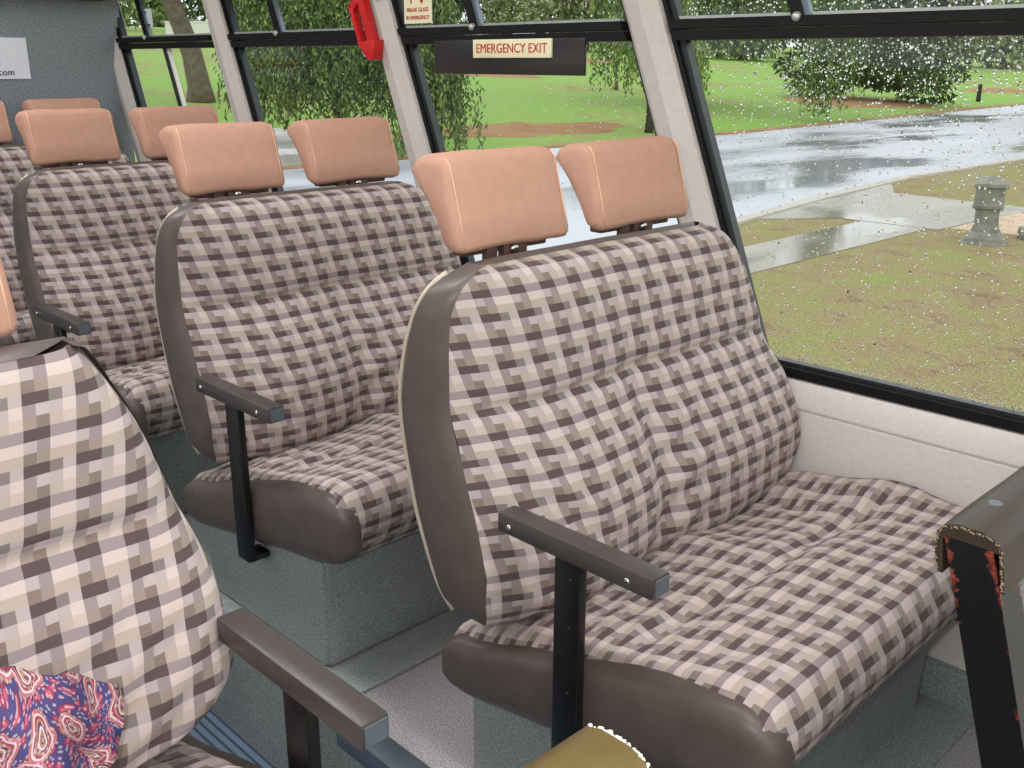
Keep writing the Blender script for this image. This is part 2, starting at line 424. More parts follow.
    zside = pchip([(-1.02,-.850),(-.95,-.835),(-.85,-.800),(-.75,-.772),(-.65,-.742),(-.55,-.718),(-.507,-.713),(-.46,-.722),(-.43,-.75)])
    ns = 60; P = []; UV = []; v = 0
    for j, (x, z) in enumerate(pp):
        if j: v += math.dist(pp[j], pp[j-1])
        row, uvr = [], []
        for i in range(ns+1):
            s = i/ns; y = W*s; X, Zc = x, z
            e = math.sqrt(max(0, 1-(1-min(s/.13, 1))**2)); e2 = math.sqrt(max(0, 1-(1-min((1-s)/.08, 1))**2))
            if j < 35:
                zsd = zside(x); Zc = zsd+max(z-.018*(1-sst(0, .35, s))-zsd, .010)*e-.012*(1-min(s/.03, 1))
                e2 = math.sqrt(max(0, 1-(1-min((1-s)/.035, 1))**2)); Zc -= .026*(1-e2)
                Zc += .026*sst(.80,.97,s)*sst(-.56,-.68,x)
                rear = sst(-.62, -.80, x)
                Zc -= .013*gauss(x+.700-.05*s+.012*math.sin(s*11), .016)*sst(.03,.15,s)*sst(1,.92,s)      # cross crease
                Zc -= .010*(gauss(s-.27,.15)+gauss(s-.75,.14))*sst(-.46,-.60,x)
                Zc += .010*gauss(s-.5,.06)*rear
                Zc += .004*math.sin((x*1.1+y*.35)*105)*gauss(s-.16,.13)*sst(-.56,-.72,x)
                Zc += .004*math.sin((x*.4+y*1.1)*85)*gauss(s-.85,.12)*sst(-.60,-.75,x)
                Zc += .005*nz(x*10, y*10, 3)+.002*nz(x*25, y*25, 7)
            else:
                k = (j-34)/len(nose)
                X = x-.012*(1-e)-.012*(1-e2)-.020*(1-min(s/.05, 1))*min(1, max(0, k-.3)*2); Zc = z-(.004*(1-k))*(1-e)
                X += .003*nz(y*9, z*9, 4)
            row.append((X, sgn*y, Zc+H)); uvr.append((sgn*y+.012, -v+.02))
        P.append(row); UV.append(uvr)
    # flank to the wall
    for j in range(len(P)):
        x, y, z = P[j][-1]
        for k in (1, 2): P[j].append((x-.004*k, y+sgn*.006*(1-k*.3), z-.035*k)); UV[j].append((UV[j][-1][0]+.035*sgn, UV[j][-1][1]))
    bm = bmesh.new(); grid(bm, P, UV)
    if sgn > 0: bmesh.ops.reverse_faces(bm, faces=bm.faces[:])
    cush = obj('seat_cushion', bm, 'fabric', root, smooth=True)
    # vinyl flank on the aisle side: a rounded slab lofted along the cushion, closing in a soft nose
    zbot = pchip([(-1.03,-.935),(-.98,-.938),(-.90,-.925),(-.80,-.908),(-.70,-.890),(-.60,-.872),(-.52,-.857),(-.48,-.848),(-.44,-.84)])
    bm = bmesh.new(); Q = []
    nx = 48
    for k in range(nx+1):
        u = k/nx; x = -1.024+.578*u
        zt_, zb_ = zside(x)+.003-.005*sst(-.66, -.50, x), zbot(x); zm_, hh = (zt_+zb_)/2, (zt_-zb_)/2
        fr_ = 1.0
        if x > -.505: fr_ = math.sqrt(max(0.0, 1-((x+.505)/.0592)**2))
        if x < -1.0: fr_ = min(fr_, .80+.20*math.sqrt(max(0, 1-((-1.0-x)/.024)**2)))
        row = []
        for m_ in range(17):
            th = math.pi*m_/16                                   # top seam -> outside -> bottom
            cy = abs(math.sin(th))**.55; czz = math.copysign(abs(math.cos(th))**.45, math.cos(th))
            yy = .030-(.046)*cy*(.25+.75*fr_ if x > -.505 else 1)
            row.append((x, sgn*yy, zm_+hh*czz*(.35+.65*fr_ if x > -.505 else fr_)+H))
        Q.append(row)
    V_ = grid(bm, Q); bm.faces.new(V_[-1]); bm.faces.new(V_[0][::-1])
    bmesh.ops.recalc_face_normals(bm, faces=bm.faces[:])
    sp = obj('side_panel', bm, 'vinyl', cush, smooth=True, angle=60); sp['label'] = 'brown vinyl flank of seat cushion'
    # underside board
    bm = bmesh.new(); prism(bm, [(-1.0,-.84),(-.53,-.80),(-.53,-.858),(-1.0,-.925)], 'y', sgn*.03, sgn*(W-.02))
    for v_ in bm.verts: v_.co.z += H
    obj('cushion_board', bm, 'black', root)

    # ---- carpeted pedestal
    bm = bmesh.new(); prism(bm, [(-.99,-1.1),(-.55,-1.1),(-.54,-.862),(-.99,-.927)], 'y', sgn*.012, sgn*(W-.055))
    for v_ in bm.verts: v_.co.z += H
    bmesh.ops.bevel(bm, geom=bm.edges[:], offset=.008, segments=2, affect='EDGES')
    pd = obj('pedestal', bm, 'carpet', root, angle=50); pd['label'] = 'grey green carpeted seat pedestal'

    # ---- armrest
    y0, y1 = -.037, -.003
    bm = bx(-.878,-.613, *sorted((sgn*y0, sgn*y1)), -.606+H, -.5765+H, bev=.004)
    pad = obj('armrest_pad', bm, 'vinyl_dark', root, angle=40); pad['label'] = 'dark vinyl armrest pad'
    yface = sgn*y0
    for x in (-.855, -.652):
        obj('screw', disc(bmesh.new(), (x, yface, -.593+H), (0,-sgn,0), .0048, .003, 10), 'chrome', pad, smooth=True)
    if not aisle:
        pass
    obj('end_cap', bx(-.6135,-.6115, *sorted((sgn*(y0+.004), sgn*(y1-.004))), -.602+H, -.580+H), 'endcap', pad)
    bm = bmesh.new(); box(bm, -.774,-.730, *sorted((sgn*-.034, sgn*-.018)), -.925+H, -.604+H, bev=.0025)
    box(bm, -.774,-.730, *sorted((sgn*-.030, sgn*.10)), -.925+H, -.913+H, bev=.002)
    po = obj('armrest_post', bm, 'black', root, angle=40); po['label'] = 'black steel armrest post'
    for z in (-.63, -.70, -.80):
        obj('bolt', disc(bmesh.new(), (-.745, sgn*-.034, z+H), (0,-sgn,0), .0022, .002, 8), 'blackplastic', po)

    # ---- headrests (wedge: deep at the top, thin at the foot)
    if aisle: places = ((.020,.252),(.322,.564))
    else: places = ((.100,.335),(.400,.63))
    for hi, (ya, yb) in enumerate(places):
        prof2 = [(-1.120,-.140),(-1.112,-.128),(-1.095,-.1205),(-1.070,-.117),(-1.052,-.120),(-1.042,-.130),(-1.034,-.16),(-1.022,-.20),(-1.011,-.243),(-1.015,-.252),(-1.026,-.255),(-1.040,-.250),(-1.060,-.22),(-1.092,-.175)]
        bm = bmesh.new(); rings = []
        ycs = [(0,.016,0),(.003,.007,0),(.009,.002,0),(.018,0,0)]
        nY = 14
        ylist = []
        for t_, ins, _ in ycs: ylist.append((ya+t_, ins))
        for k in range(1, nY): ylist.append((ya+.018+(yb-ya-.036)*k/nY, 0))
        for t_, ins, _ in ycs[::-1]: ylist.append((yb-t_, ins))
        cx, cz = -1.065, -.18
        for y, ins in ylist:
            ring = []
            for p in prof2:
                d = Vector((cx-p[0], cz-p[1])); q = Vector(p)+d.normalized()*ins
                bulge = .004*math.sin(math.pi*(y-ya)/(yb-ya)) if p[0] > -1.045 and p[1] > -.25 else 0
                sag = .006*math.sin(math.pi*(y-ya)/(yb-ya))*(1 if p[1] < -.24 else 0)
                w = .0025*nz(y*22, q.y*22, hi*9)
                # the far side of the cushion stands a little further back (yawed on its bracket)
                ring.append(bm.verts.new((q.x+bulge+w, sgn*y, q.y+sag*.5+w+H)))
            rings.append(ring)
        n = len(prof2)
        for A, B in zip(rings, rings[1:]):
            for k in range(n): bm.faces.new((A[k], A[(k+1) % n], B[(k+1) % n], B[k]))
        bm.faces.new(rings[0]); bm.faces.new(rings[-1][::-1]); bmesh.ops.recalc_face_normals(bm, faces=bm.faces[:])
        hd = obj('headrest', bm, 'head', root, smooth=True); hd['label'] = 'salmon padded headrest'
        for y in (ya+.010, yb-.010):
            pts = [(-1.046,-.122),(-1.037,-.132),(-1.029,-.16),(-1.017,-.20),(-1.0065,-.243)]
            obj('seam', tube(bmesh.new(), [(x-.0046, sgn*y, z+H-.0005) for x, z in pts], .0014, 5), 'stitch', hd, smooth=True)
        # cover flap below
        ym = (ya+yb)/2
        bm = bmesh.new(); box(bm, -1.062,-1.036, *sorted((sgn*(ya+.03), sgn*(yb-.03))), -.262+H, -.250+H, bev=.003)
        obj('cover_flap', bm, 'bracket', hd, angle=40)
        bm = bmesh.new()
        box(bm, -1.040,-1.028, *sorted((sgn*(ym-.048), sgn*(ym-.026))), -.33+H, -.24+H, bev=.002)
        box(bm, -1.040,-1.026, *sorted((sgn*(ym-.016), sgn*(ym+.034))), -.33+H, -.245+H, bev=.003)
        br = obj('bracket', bm, 'bracket', hd, angle=40)
        obj('bolt', disc(bmesh.new(), (-1.026, sgn*(ym+.004), -.258+H), (1,0,0), .0085, .006, 10), 'chrome', hd, smooth=True)
    return root

YA = .885            # aisle edge of the right-hand bank
PITCH = .82
first = make_seat(1, 'double_seat')
labels = ['brown checked double seat nearest the camera, beside the large rain-speckled window',
          'brown checked double seat second from the front, under the emergency exit window',
          'brown checked double seat third from the front on the window side',
          'brown checked double seat in the rearmost row against the grey bulkhead']
for k in range(4):
    s = first if k == 0 else copy_tree(first)
    s.location = (-PITCH*k-(0,.022,.026,.03)[k], YA, 0)
    tag(s, labels[k], 'bus seat', 'double seats on the window side of the aisle')
    sh_ = (0, .032, .044, .052)[k]                      # the rear rows' backs sit a little closer to the window
    for ch in s.children:
        kind = ch.name.split('.')[0]
        if kind in ('backrest', 'back_shell'):
            ch.scale.y = (.755-sh_)/.755; ch.location.y = sh_
        elif kind == 'headrest': ch.location.y = sh_*.95
left = make_seat(-1, 'double_seat')
left.location = (-.022, .437, 0)
for ch in left.children:
    kd = ch.name.split('.')[0]
    if kd in ('seat_cushion', 'cushion_board'): ch.location.z = .056
    elif kd == 'headrest': ch.location = (0, -.006, -.012)
tag(left, 'brown checked double seat across the aisle at lower left with a paisley cloth on it', 'bus seat')

# ------------------------------------------------------------------ paisley cloth lying on the left seat
bm = bmesh.new(); P, UV = [], []
outl = [(-.02,-.470),(.06,-.474),(.12,-.478),(.175,-.488),(.215,-.503),(.262,-.527)]
ni, nj = 44, 34
topz = pchip([(-.10,-.462),(.10,-.482),(.20,-.500),(.25,-.524),(.275,-.552),(.315,-.590)])
yend = pchip([(0,.309),(.2,.299),(.45,.268),(.7,.240),(1,.215)])
for j in range(nj+1):
    t = j/nj; row, uvr = [], []
    for i in range(ni+1):
        s = i/ni; y = -.10+(yend(t)+.10)*s
        z = topz(y)-t*.19*(1-.1*s)
        x = -.835+.055*math.sin(math.pi*min(1, t*.8+.05))+.055*t
        x += .012*math.sin(y*60+t*5)*(.35+t)+.008*math.sin(y*110-t*9)+.01*nz(y*20, t*4, 2)-.035*sst(.8, 1, s)
        z += .006*nz(y*25, t*3, 8)
        row.append((x, y, z+H)); uvr.append((y*1.6+.1, z*1.6+.03*math.sin(y*50)))
    P.append(row); UV.append(uvr)
# tail lies forward on the cushion
for k in range(1, 5):
    P.append([(p[0]+.03*k, p[1], p[2]-.012*k) for p in P[nj]]); UV.append([(a, b-.045*k) for a, b in UV[nj]])
grid(bm, P, UV)
sc_ = obj('scarf', bm, 'paisley', smooth=True)
so = sc_.modifiers.new('thickness', 'SOLIDIFY'); so.thickness = .006
tag(sc_, 'navy and crimson paisley cloth bunched on the seat at lower left', 'cloth')

# ------------------------------------------------------------------ bus shell
YW = 1.642           # inner face of the side wall
YG = 1.665           # glass
X0, X1 = -3.69, .60
RK = -.40            # rake of the window posts (dx per dz)
# floors
o = obj('floor', bx(X0, X1, -1.2, .86, -.30, -.26), 'rib'); struct(o, 'blue grey ribbed rubber aisle floor', 'floor')
o = obj('floor_platform', bx(X0, X1, .845, YW+.06, -.30, 0), 'lino'); struct(o, 'speckled grey raised floor under the seats', 'floor')
o = obj('trim_riser', bx(X0, X1, .840, .846, -.262, -.02), 'carpet'); struct(o, 'carpeted riser between aisle and raised floor', 'trim')
bm = bmesh.new(); box(bm, -1.24, X1, .812, .856, .0005, .006, bev=.0015); box(bm, -1.24, X1, .808, .813, -.035, .006, bev=.001)
o = obj('trim_nosing', bm, 'alu', angle=40); struct(o, 'metal nosing along the raised floor edge', 'trim')
for k in range(4):
    x = -.55-PITCH*k
    o = obj('trim_%d' % (k+1), bx(x-.01, x+(.085 if k < 2 else .36), .875, YW, .0005, .007, bev=.002), 'carpet'); struct(o, 'carpet strip at the foot of a seat pedestal', 'trim')
o = obj('trim_edge', bx(X0, -1.24, .838, .90, -.02, .006, bev=.004), 'carpet', angle=40); struct(o, 'carpet edge strip of the raised floor', 'trim')
o = obj('floor_left', bx(X0, X1, -1.2, .375, -.28, 0), 'lino'); struct(o, 'raised floor under the seats across the aisle', 'floor')
o = obj('baseboard_right', bx(X0, X1, YW-.016, YW+.004, 0, .078, bev=.004), 'carpet', angle=40); struct(o, 'carpet skirting below the side wall', 'baseboard')
# lower wall with groove and slightly proud upper band
zs_ = -.565+H
bm = bmesh.new()
prism(bm, [(YW,0),(YW,-.628+H),(YW+.004,-.626+H),(YW+.004,-.622+H),(YW-.002,-.620+H),(YW-.002,-.585+H),(YW+.006,-.570+H),(YW+.02,zs_),(YW+.09,zs_),(YW+.09,0)], 'x', X0, X1)
o = obj('wall_right', bm, 'wall', angle=30); struct(o, 'pale vinyl side wall below the windows', 'wall')
# raked pillars
ZT_ = 1.34
def pillar(xr, w, name, lab):
    """xr = right edge x at z = H+.12"""
    bm = bmesh.new()
    z0, z1 = zs_-.01, ZT_
    sec = [(-w,YG+.03),(-w,YG-.012),(-w*.80,YG-.030),(-w*.42,YG-.036),(-w*.30,YG-.030),(-.004,YG-.020),(0,YG-.006),(0,YG+.03)]
    def X(z): return xr+RK*(z-H-.12)
    A = [bm.verts.new((X(z0)+dx, y, z0)) for dx, y in sec]; B = [bm.verts.new((X(z1)+dx, y, z1)) for dx, y in sec]
    n = len(sec)
    for k in range(n): bm.faces.new((A[k], A[(k+1) % n], B[(k+1) % n], B[k]))
    bm.faces.new(A[::-1]); bm.faces.new(B); bmesh.ops.recalc_face_normals(bm, faces=bm.faces[:])
    o = obj(name, bm, 'pillar', angle=25); struct(o, lab, 'pillar'); return o
PX = [-.418, -1.251, -2.082, -2.913, -3.70]
PW = .098
for k, x in enumerate(PX):
    w = PW if k < 4 else .10
    pillar(x, w, 'trim_%d' % (k+5), 'raked pale window pillar')
def strip_raked(bm, xa, xb, z0, z1, y0, y1, ref=None):
    """parallelogram bar following the rake; xa, xb at z = H+.12"""
    def X(x, z): return x+RK*(z-H-.12)
    vs = [bm.verts.new((X(x, z), y, z)) for z in (z0, z1) for y in (y0, y1) for x in (xa, xb)]
    fs = [bm.faces.new([vs[i] for i in f]) for f in ((0,2,3,1),(4,5,7,6),(0,1,5,4),(2,6,7,3),(0,4,6,2),(1,3,7,5))]
    bmesh.ops.recalc_face_normals(bm, faces=fs)
ZR0, ZR1 = .046+H, .084+H          # rail
def window(n, xl, xr, first=False):
    """xl, xr: clear edges at z = H+.12"""
    w = empty('window_%d' % n, (0,0,0)); struct(w, None, None)
    bm = bmesh.new()
    strip_raked(bm, xl, xl+.010, zs_, ZT_, YG-.012, YG+.022); strip_raked(bm, xr-.003, xr, zs_, ZT_, YG-.004, YG+.022)
    strip_raked(bm, xl, xr, zs_-.001, zs_+.017, YG-.018, YG+.022)
    obj('gasket', bm, 'gasket', w)
    bm = bmesh.new()
    strip_raked(bm, xl+.010, xl+.024, zs_+.017, ZT_, YG-.004, YG+.016); strip_raked(bm, xr-.012, xr-.003, zs_+.017, ZT_, YG-.002, YG+.016)
    strip_raked(bm, xl+.014, xr-.012, zs_+.017, zs_+.024, YG-.004, YG+.016)
    obj('frame', bm, 'frame', w)
    bm = bmesh.new()
    strip_raked(bm, xl+.010, xr-.008, ZR0, ZR0+.019, YG-.022, YG+.02); strip_raked(bm, xl+.010, xr-.008, ZR0+.021, ZR1, YG-.026, YG+.02)
    obj('rail', bm, 'rail', w)
    bm = bmesh.new(); strip_raked(bm, xl+.03, xr-.02, ZR1, ZR1+.006, YG-.010, YG+.004)
    obj('track', bm, 'silver', w)
    xd = xr-.445
    bm = bmesh.new(); strip_raked(bm, xd-.016, xd+.008, ZR1, ZT_, YG-.020, YG-.004)
    obj('slider_post', bm, 'rail', w)
    bm = bmesh.new(); strip_raked(bm, xd+.008, xd+.020, ZR1, ZT_, YG-.016, YG-.004)
    obj('slider_edge', bm, 'alu', w)
    obj('latch', disc(bmesh.new(), (xd+.012, YG-.020, ZR1-.002), (0,-1,0), .0085, .012, 12), 'silver', w, smooth=True)
    for nm, a, b, z0, z1, y in (('pane', xl+.02, xr-.014, zs_+.015, ZR0+.006, YG+.006), ('pane', xl+.02, xd+.004, ZR1-.004, ZT_, YG+.008), ('pane', xd-.006, xr-.014, ZR1-.004, ZT_, YG-.004)):
        bm = bmesh.new(); strip_raked(bm, a, b, z0, z1, y, y+.004); obj(nm, bm, 'glass', w)
    return w
WINS = []
for n in range(4):
    WINS.append(window(n+1, PX[n+1], PX[n]-PW))
# extra mullion in the rearmost window
bm = bmesh.new(); strip_raked(bm, -3.377, -3.352, zs_+.02, ZR0, YG-.012, YG+.004)
obj('mullion', bm, 'frame', WINS[3])
bm = bmesh.new(); strip_raked(bm, -3.352, -3.344, zs_+.02, ZR0, YG-.010, YG+.002)
obj('mullion_edge', bm, 'whitewall', WINS[3])
# lintel, cove, ceiling, bulkhead
o = obj('trim_lintel', bx(X0, X1, YW-.05, YW+.10, ZT_-.02, 1.92), 'ceiling'); struct(o, 'wall above the windows', 'trim')
o = obj('ceiling', bx(X0-.04, X1, -1.1, YW+.10, 1.90, 1.94), 'ceiling'); struct(o, 'bus ceiling', 'ceiling')
o = obj('wall_back', bx(X0-.05, X0, -1.1, YW+.028, -.28, 1.90), 'carpet_dark'); struct(o, 'grey carpeted bulkhead behind the last row', 'wall')
bm = bmesh.new(); prism(bm, [(.55,1.325),(YW-.04,1.305),(YW-.04,1.345),(.55,1.365)], 'x', X0, X0+.06, bev=.006)
o = obj('trim_cove', bm, 'rackdark', angle=40); struct(o, 'dark cove strip across the top of the bulkhead', 'trim')

bm = bmesh.new(); box(bm, X0, X1, -.53, -.47, 0, zs_); box(bm, X0, X1, -.53, -.47, ZT_, 1.92)
for x in (-3.6, -2.3, -1.0, .4): box(bm, x, x+.10, -.53, -.47, zs_, ZT_)
o = obj('wall_left', bm, 'wall'); struct(o, 'pale side wall across the aisle with window openings', 'wall')

# bulkhead notice (partly outside the frame)
sg = empty('wall_poster', (X0, 1.12, 0)); tag(sg, 'white notice with a red bar on the grey bulkhead', 'sign')
sg.location = (X0+.001, 1.12, H+.008)
obj('card', bx(0, .003, -.22, .212, -.063, .070), 'paper', sg)
obj('red_band', bx(.003, .004, -.20, .118, -.020, .004), 'magenta', sg)
rY = (math.radians(90), 0, math.radians(90))
text_mesh('lettering', 's', .072, 'blueink', sg, (.0045, .094, .028), rY)
text_mesh('lettering', '.com', .030, 'blackink', sg, (.0045, .131, -.042), rY)
text_mesh('lettering', 's', .02, 'paper', sg, (.0055, .107, -.008), rY)

# emergency exit sign on a dark panel hung on the second window
es = empty('emergency_exit_sign', (-1.676, YG-.02, H+.02)); tag(es, 'cream emergency exit sign on a dark panel hanging below the window rail', 'sign')
obj('back_panel', bx(-.243, .240, -.004, .004, -.042, .034, bev=.002), 'blackplastic', es, angle=40)
sp_ = obj('sign_plate', bx(-.098, .150, -.010, -.004, -.006, .034, bev=.0015), 'cream', es, angle=40); sp_['label'] = 'cream plate with red letters'
text_mesh('lettering', 'EMERGENCY EXIT', .0285, 'redink', sp_, (.026, -.0108, .0138), (math.radians(90), 0, 0), sx=.98)

# break-glass notice on the second window, top left
bn = empty('window_notice', (-1.990, YG-.012, H+.135)); tag(bn, 'small cream break glass notice at top left of the emergency exit window', 'notice')
cd = obj('card', bx(-.052, .052, -.001, .001, -.040, .052), 'cream', bn)
rX = (math.radians(90), 0, 0)
text_mesh('lettering', 'BREAK GLASS', .0135, 'redink', bn, (0, -.0018, -.009), rX)
text_mesh('lettering', 'IN EMERGENCY', .0125, 'redink', bn, (0, -.0018, -.027), rX)
bm = bmesh.new(); prism(bm, [(.006,.018),(.012,.018),(.012,.05),(.020,.05),(.020,.018),(.026,.018),(.016,.004)], 'y', -.0022, -.001)
obj('arrow', bm, 'redink', bn)
bm = bmesh.new(); box(bm, -.026,-.022, -.0022,-.001, .006,.048); obj('printed_line', bm, 'redink', bn)
# sticker on the rear window
st_ = empty('window_sticker', (-3.452, YG-.008, H+.145)); tag(st_, 'small white notice stuck on the rearmost upper window', 'notice')
obj('card', bx(-.042, .042, -.001, .001, -.028, .030), 'paper', st_)
for a_ in ((-.030,-.018,-.0018,-.001,-.026,-.018), (.012,.026,-.0018,-.001,-.026,-.018), (-.004,.006,-.0018,-.001,.016,.022)): obj('printed_mark', bx(*a_), 'blackink', st_)

# red emergency hammer holder hanging on the pillar between second and third window
hm = empty('emergency_hammer', (-2.138, YG-.05, H+.056)); tag(hm, 'red emergency glass hammer clipped to the pillar left of the emergency exit window', 'hammer')
def hx(dx, dz): return (dx+RK*dz*.9, dz)
bm = bmesh.new(); prism(bm, [hx(-.002,.165),hx(.024,.165),hx(.026,-.002),hx(.002,-.002)], 'y', -.012, .012, bev=.003); obj('handle', bm, 'red', hm, angle=40)
bm = bmesh.new()
prism(bm, [hx(-.046,.088),hx(-.030,.092),hx(-.026,-.010),hx(-.040,-.004)], 'y', -.010, .010, bev=.003)
prism(bm, [hx(-.046,.088),hx(-.030,.070),hx(.004,.094),hx(.004,.108)], 'y', -.010, .010, bev=.003)
obj('guard', bm, 'red', hm, angle=40)
bm = bmesh.new(); prism(bm, [hx(-.038,-.004),hx(.042,.002),hx(.012,-.046),hx(-.008,-.048)], 'y', -.016, .016, bev=.003); obj('hammer_head', bm, 'red', hm, angle=40)
obj('wall_clip', bx(.0, .02, .010, .028, .10, .14, dx=-.015), 'blackplastic', hm)

# ------------------------------------------------------------------ padded grab bars on raked panels, either side of the aisle
def grab(sgn, ytip, ylen, x, zt, name, label):
    g = empty(name, (x, ytip, 0)); tag(g, label, 'grab bar')
    # pad: inverted U section wrapped round the top rail
    sec = [(-.024,-.050),(-.029,-.030),(-.029,-.010),(-.024,-.001),(-.012,.003),(.012,.003),(.024,-.001),(.030,-.010),(.034,-.030),(.038,-.050),(.034,-.050),(.027,-.014),(-.023,-.014),(-.019,-.050)]
    bm = bmesh.new(); rings = []
    n = len(sec); N = 22
    for k in range(N+1):
        y = sgn*ylen*k/N; r = []
        for dx, dz in sec:
            w = .0012*nz(y*30, dx*60, dz*60+sgn)
            r.append(bm.verts.new((dx*(1+.03*math.sin(k*.9))+w-.28*dz*0, y, zt+dz+w)))
        rings.append(r)
    for A, B in zip(rings, rings[1:]):
        for k in range(n): bm.faces.new((A[k], A[(k+1) % n], B[(k+1) % n], B[k]))
    bm.faces.new(rings[0]); bm.faces.new(rings[-1][::-1]); bmesh.ops.recalc_face_normals(bm, faces=bm.faces[:])
    pad = obj('grab_pad', bm, 'olive' if sgn < 0 else 'olive_unlit', g, angle=60); pad['label'] = 'olive brown padded vinyl cover'
    obj('screw', disc(bmesh.new(), (-.006, sgn*.075, zt+.001), (0,0,1), .0075, .003, 12), 'endcap', pad, smooth=True)
    # frayed padding at the cut end
    bm = bmesh.new(); rnd = random.Random(5+sgn)
    path_ = [(-.023,-.049),(-.028,-.03),(-.028,-.010),(-.023,-.002),(-.012,.001),(.012,.001),(.023,-.002),(.029,-.010),(.033,-.03),(.036,-.049)]
    fine = []
    for a, b in zip(path_, path_[1:]):
        m_ = max(2, int(math.dist(a, b)/.0016))
        fine += [(a[0]+(b[0]-a[0])*q/m_, a[1]+(b[1]-a[1])*q/m_) for q in range(m_)]
    for dx, dz in fine:
        r = rnd.uniform(.0006, .0014) if sgn > 0 else rnd.uniform(.0007, .0022)
        mtx = Matrix.Translation((dx+rnd.uniform(-.001,.001), -sgn*rnd.uniform(0,.003), zt+dz+rnd.uniform(-.001,.001)))
        bmesh.ops.create_icosphere(bm, subdivisions=1, radius=r, matrix=mtx)
    obj('frayed_edge', bm, 'padding' if sgn < 0 else 'tan', pad, smooth=True)
    # raked post below the end, worn black paint
    bm = bmesh.new(); lay = bm.loops.layers.uv.verify()
    z0, z1 = .0, zt-.012; tanr = -.30
    def X(z): return (z-z1)*tanr
    yA, yB = sorted((sgn*-.001, sgn*.046))
    c_ = [(-.0215,yA),(.0225,yA),(.0225,yB),(-.0215,yB)]
    A = [bm.verts.new((X(z0)+p[0], p[1], z0)) for p in c_]; B = [bm.verts.new((X(z1)+p[0], p[1], z1)) for p in c_]
    for k in range(4):
        f = bm.faces.new((A[k], A[(k+1) % 4], B[(k+1) % 4], B[k]))
        for lp, uv in zip(f.loops, ((0,0),(1,0),(1,1),(0,1))): lp[lay].uv = uv
    f = bm.faces.new(B)
    for lp in f.loops: lp[lay].uv = (.5,.5)
    bmesh.ops.recalc_face_normals(bm, faces=bm.faces[:])
    po = obj('post', bm, 'worn', g); po['label'] = 'black post with red primer showing through worn edges'
    # carpeted panel between post and wall
    bm = bmesh.new()
    box(bm, X(.06)-.012, X(.06)+.012, *sorted((sgn*.044, sgn*ylen)), .06, zt-.03, dx=X(zt-.03)-X(.06))
    pn = obj('panel', bm, 'panelcarpet', g); pn['label'] = 'grey carpeted modesty panel'
    return g
grab(1, .876, YW-.876-.012, -.283, -.405+H, 'grab_bar', 'padded grab bar on a worn black and red post at the right')
grab(-1, .418, .86, -.325, -.408+H, 'grab_bar', 'olive padded grab bar end with frayed white edge at bottom centre')

# ------------------------------------------------------------------ raindrops on the outside of the glass
def drops(name, label, xa, xb, z0, z1, n, rmin, rmax, seed, dens=None, yoff=.0105):
    rnd = random.Random(seed); verts, faces = [], []
    c = 0; tries = 0
    while c < n and tries < n*20:
        tries += 1
        z = rnd.uniform(z0, z1); x = rnd.uniform(xa, xb)
        if dens and rnd.random() > dens((x-xa)/(xb-xa), (z-z0)/(z1-z0)): continue
        r = rmin+(rmax-rmin)*rnd.random()**2.2; X = x+RK*(z-H-.12)
        el = rnd.uniform(1, 1.35); b0 = len(verts); ns = 8
        y = YG+yoff
        for (rr, hh) in ((1, 0), (.86, .36), (.5, .62)):
            for k in range(ns):
                a = 2*math.pi*k/ns; verts.append((X+r*rr*math.cos(a), y+r*hh, z+r*rr*el*math.sin(a)))
        verts.append((X, y+r*.72, z)); verts.append((X, y, z))
        for q in range(2):
            for k in range(ns):
                faces.append((b0+q*ns+k, b0+q*ns+(k+1) % ns, b0+(q+1)*ns+(k+1) % ns, b0+(q+1)*ns+k))
        for k in range(ns):
            faces.append((b0+2*ns+k, b0+2*ns+(k+1) % ns, b0+3*ns)); faces.append((b0+(k+1) % ns, b0+k, b0+3*ns+1))
        c += 1
    me = bpy.data.meshes.new(name); me.from_pydata(verts, [], faces); me.materials.append(M['drop'])
    for p in me.polygons: p.use_smooth = True
    bm = bmesh.new(); bm.from_mesh(me); bmesh.ops.recalc_face_normals(bm, faces=bm.faces[:]); bm.to_mesh(me); bm.free()
    o = bpy.data.objects.new(name, me); COL.objects.link(o); tag(o, label, 'raindrops', kind='stuff'); return o
drops('raindrops', 'dense raindrops on the lower pane of the large front window', PX[1]+.035, PX[0]-PW-.03, zs_+.03, ZR0, 3600, .0008, .0025, 1, lambda u, v: .28+.72*sst(.55, .95, v)*sst(.05, .35, u))
drops('raindrops', 'dense raindrops on the upper panes of the large front window', PX[1]+.035, PX[0]-PW-.03, ZR1+.008, ZR1+.12, 1100, .0010, .0028, 2)
drops('raindrops', 'scattered raindrops on the emergency exit window', PX[2]+.035, PX[1]-PW-.03, zs_+.25, ZR1+.10, 800, .0008, .0021, 3, lambda u, v: .35+.65*u)
drops('raindrops', 'fine raindrops on the window behind the emergency exit window', PX[3]+.035, PX[2]-PW-.03, zs_+.25, ZR1+.10, 450, .0008, .0021, 4)
# splash beads sitting along the bottom gasket of the front window
drops('raindrops', 'beads of rain along the bottom rubber of the large front window', PX[1]+.035, PX[0]-PW, zs_+.024, zs_+.036, 420, .0008, .0018, 6)

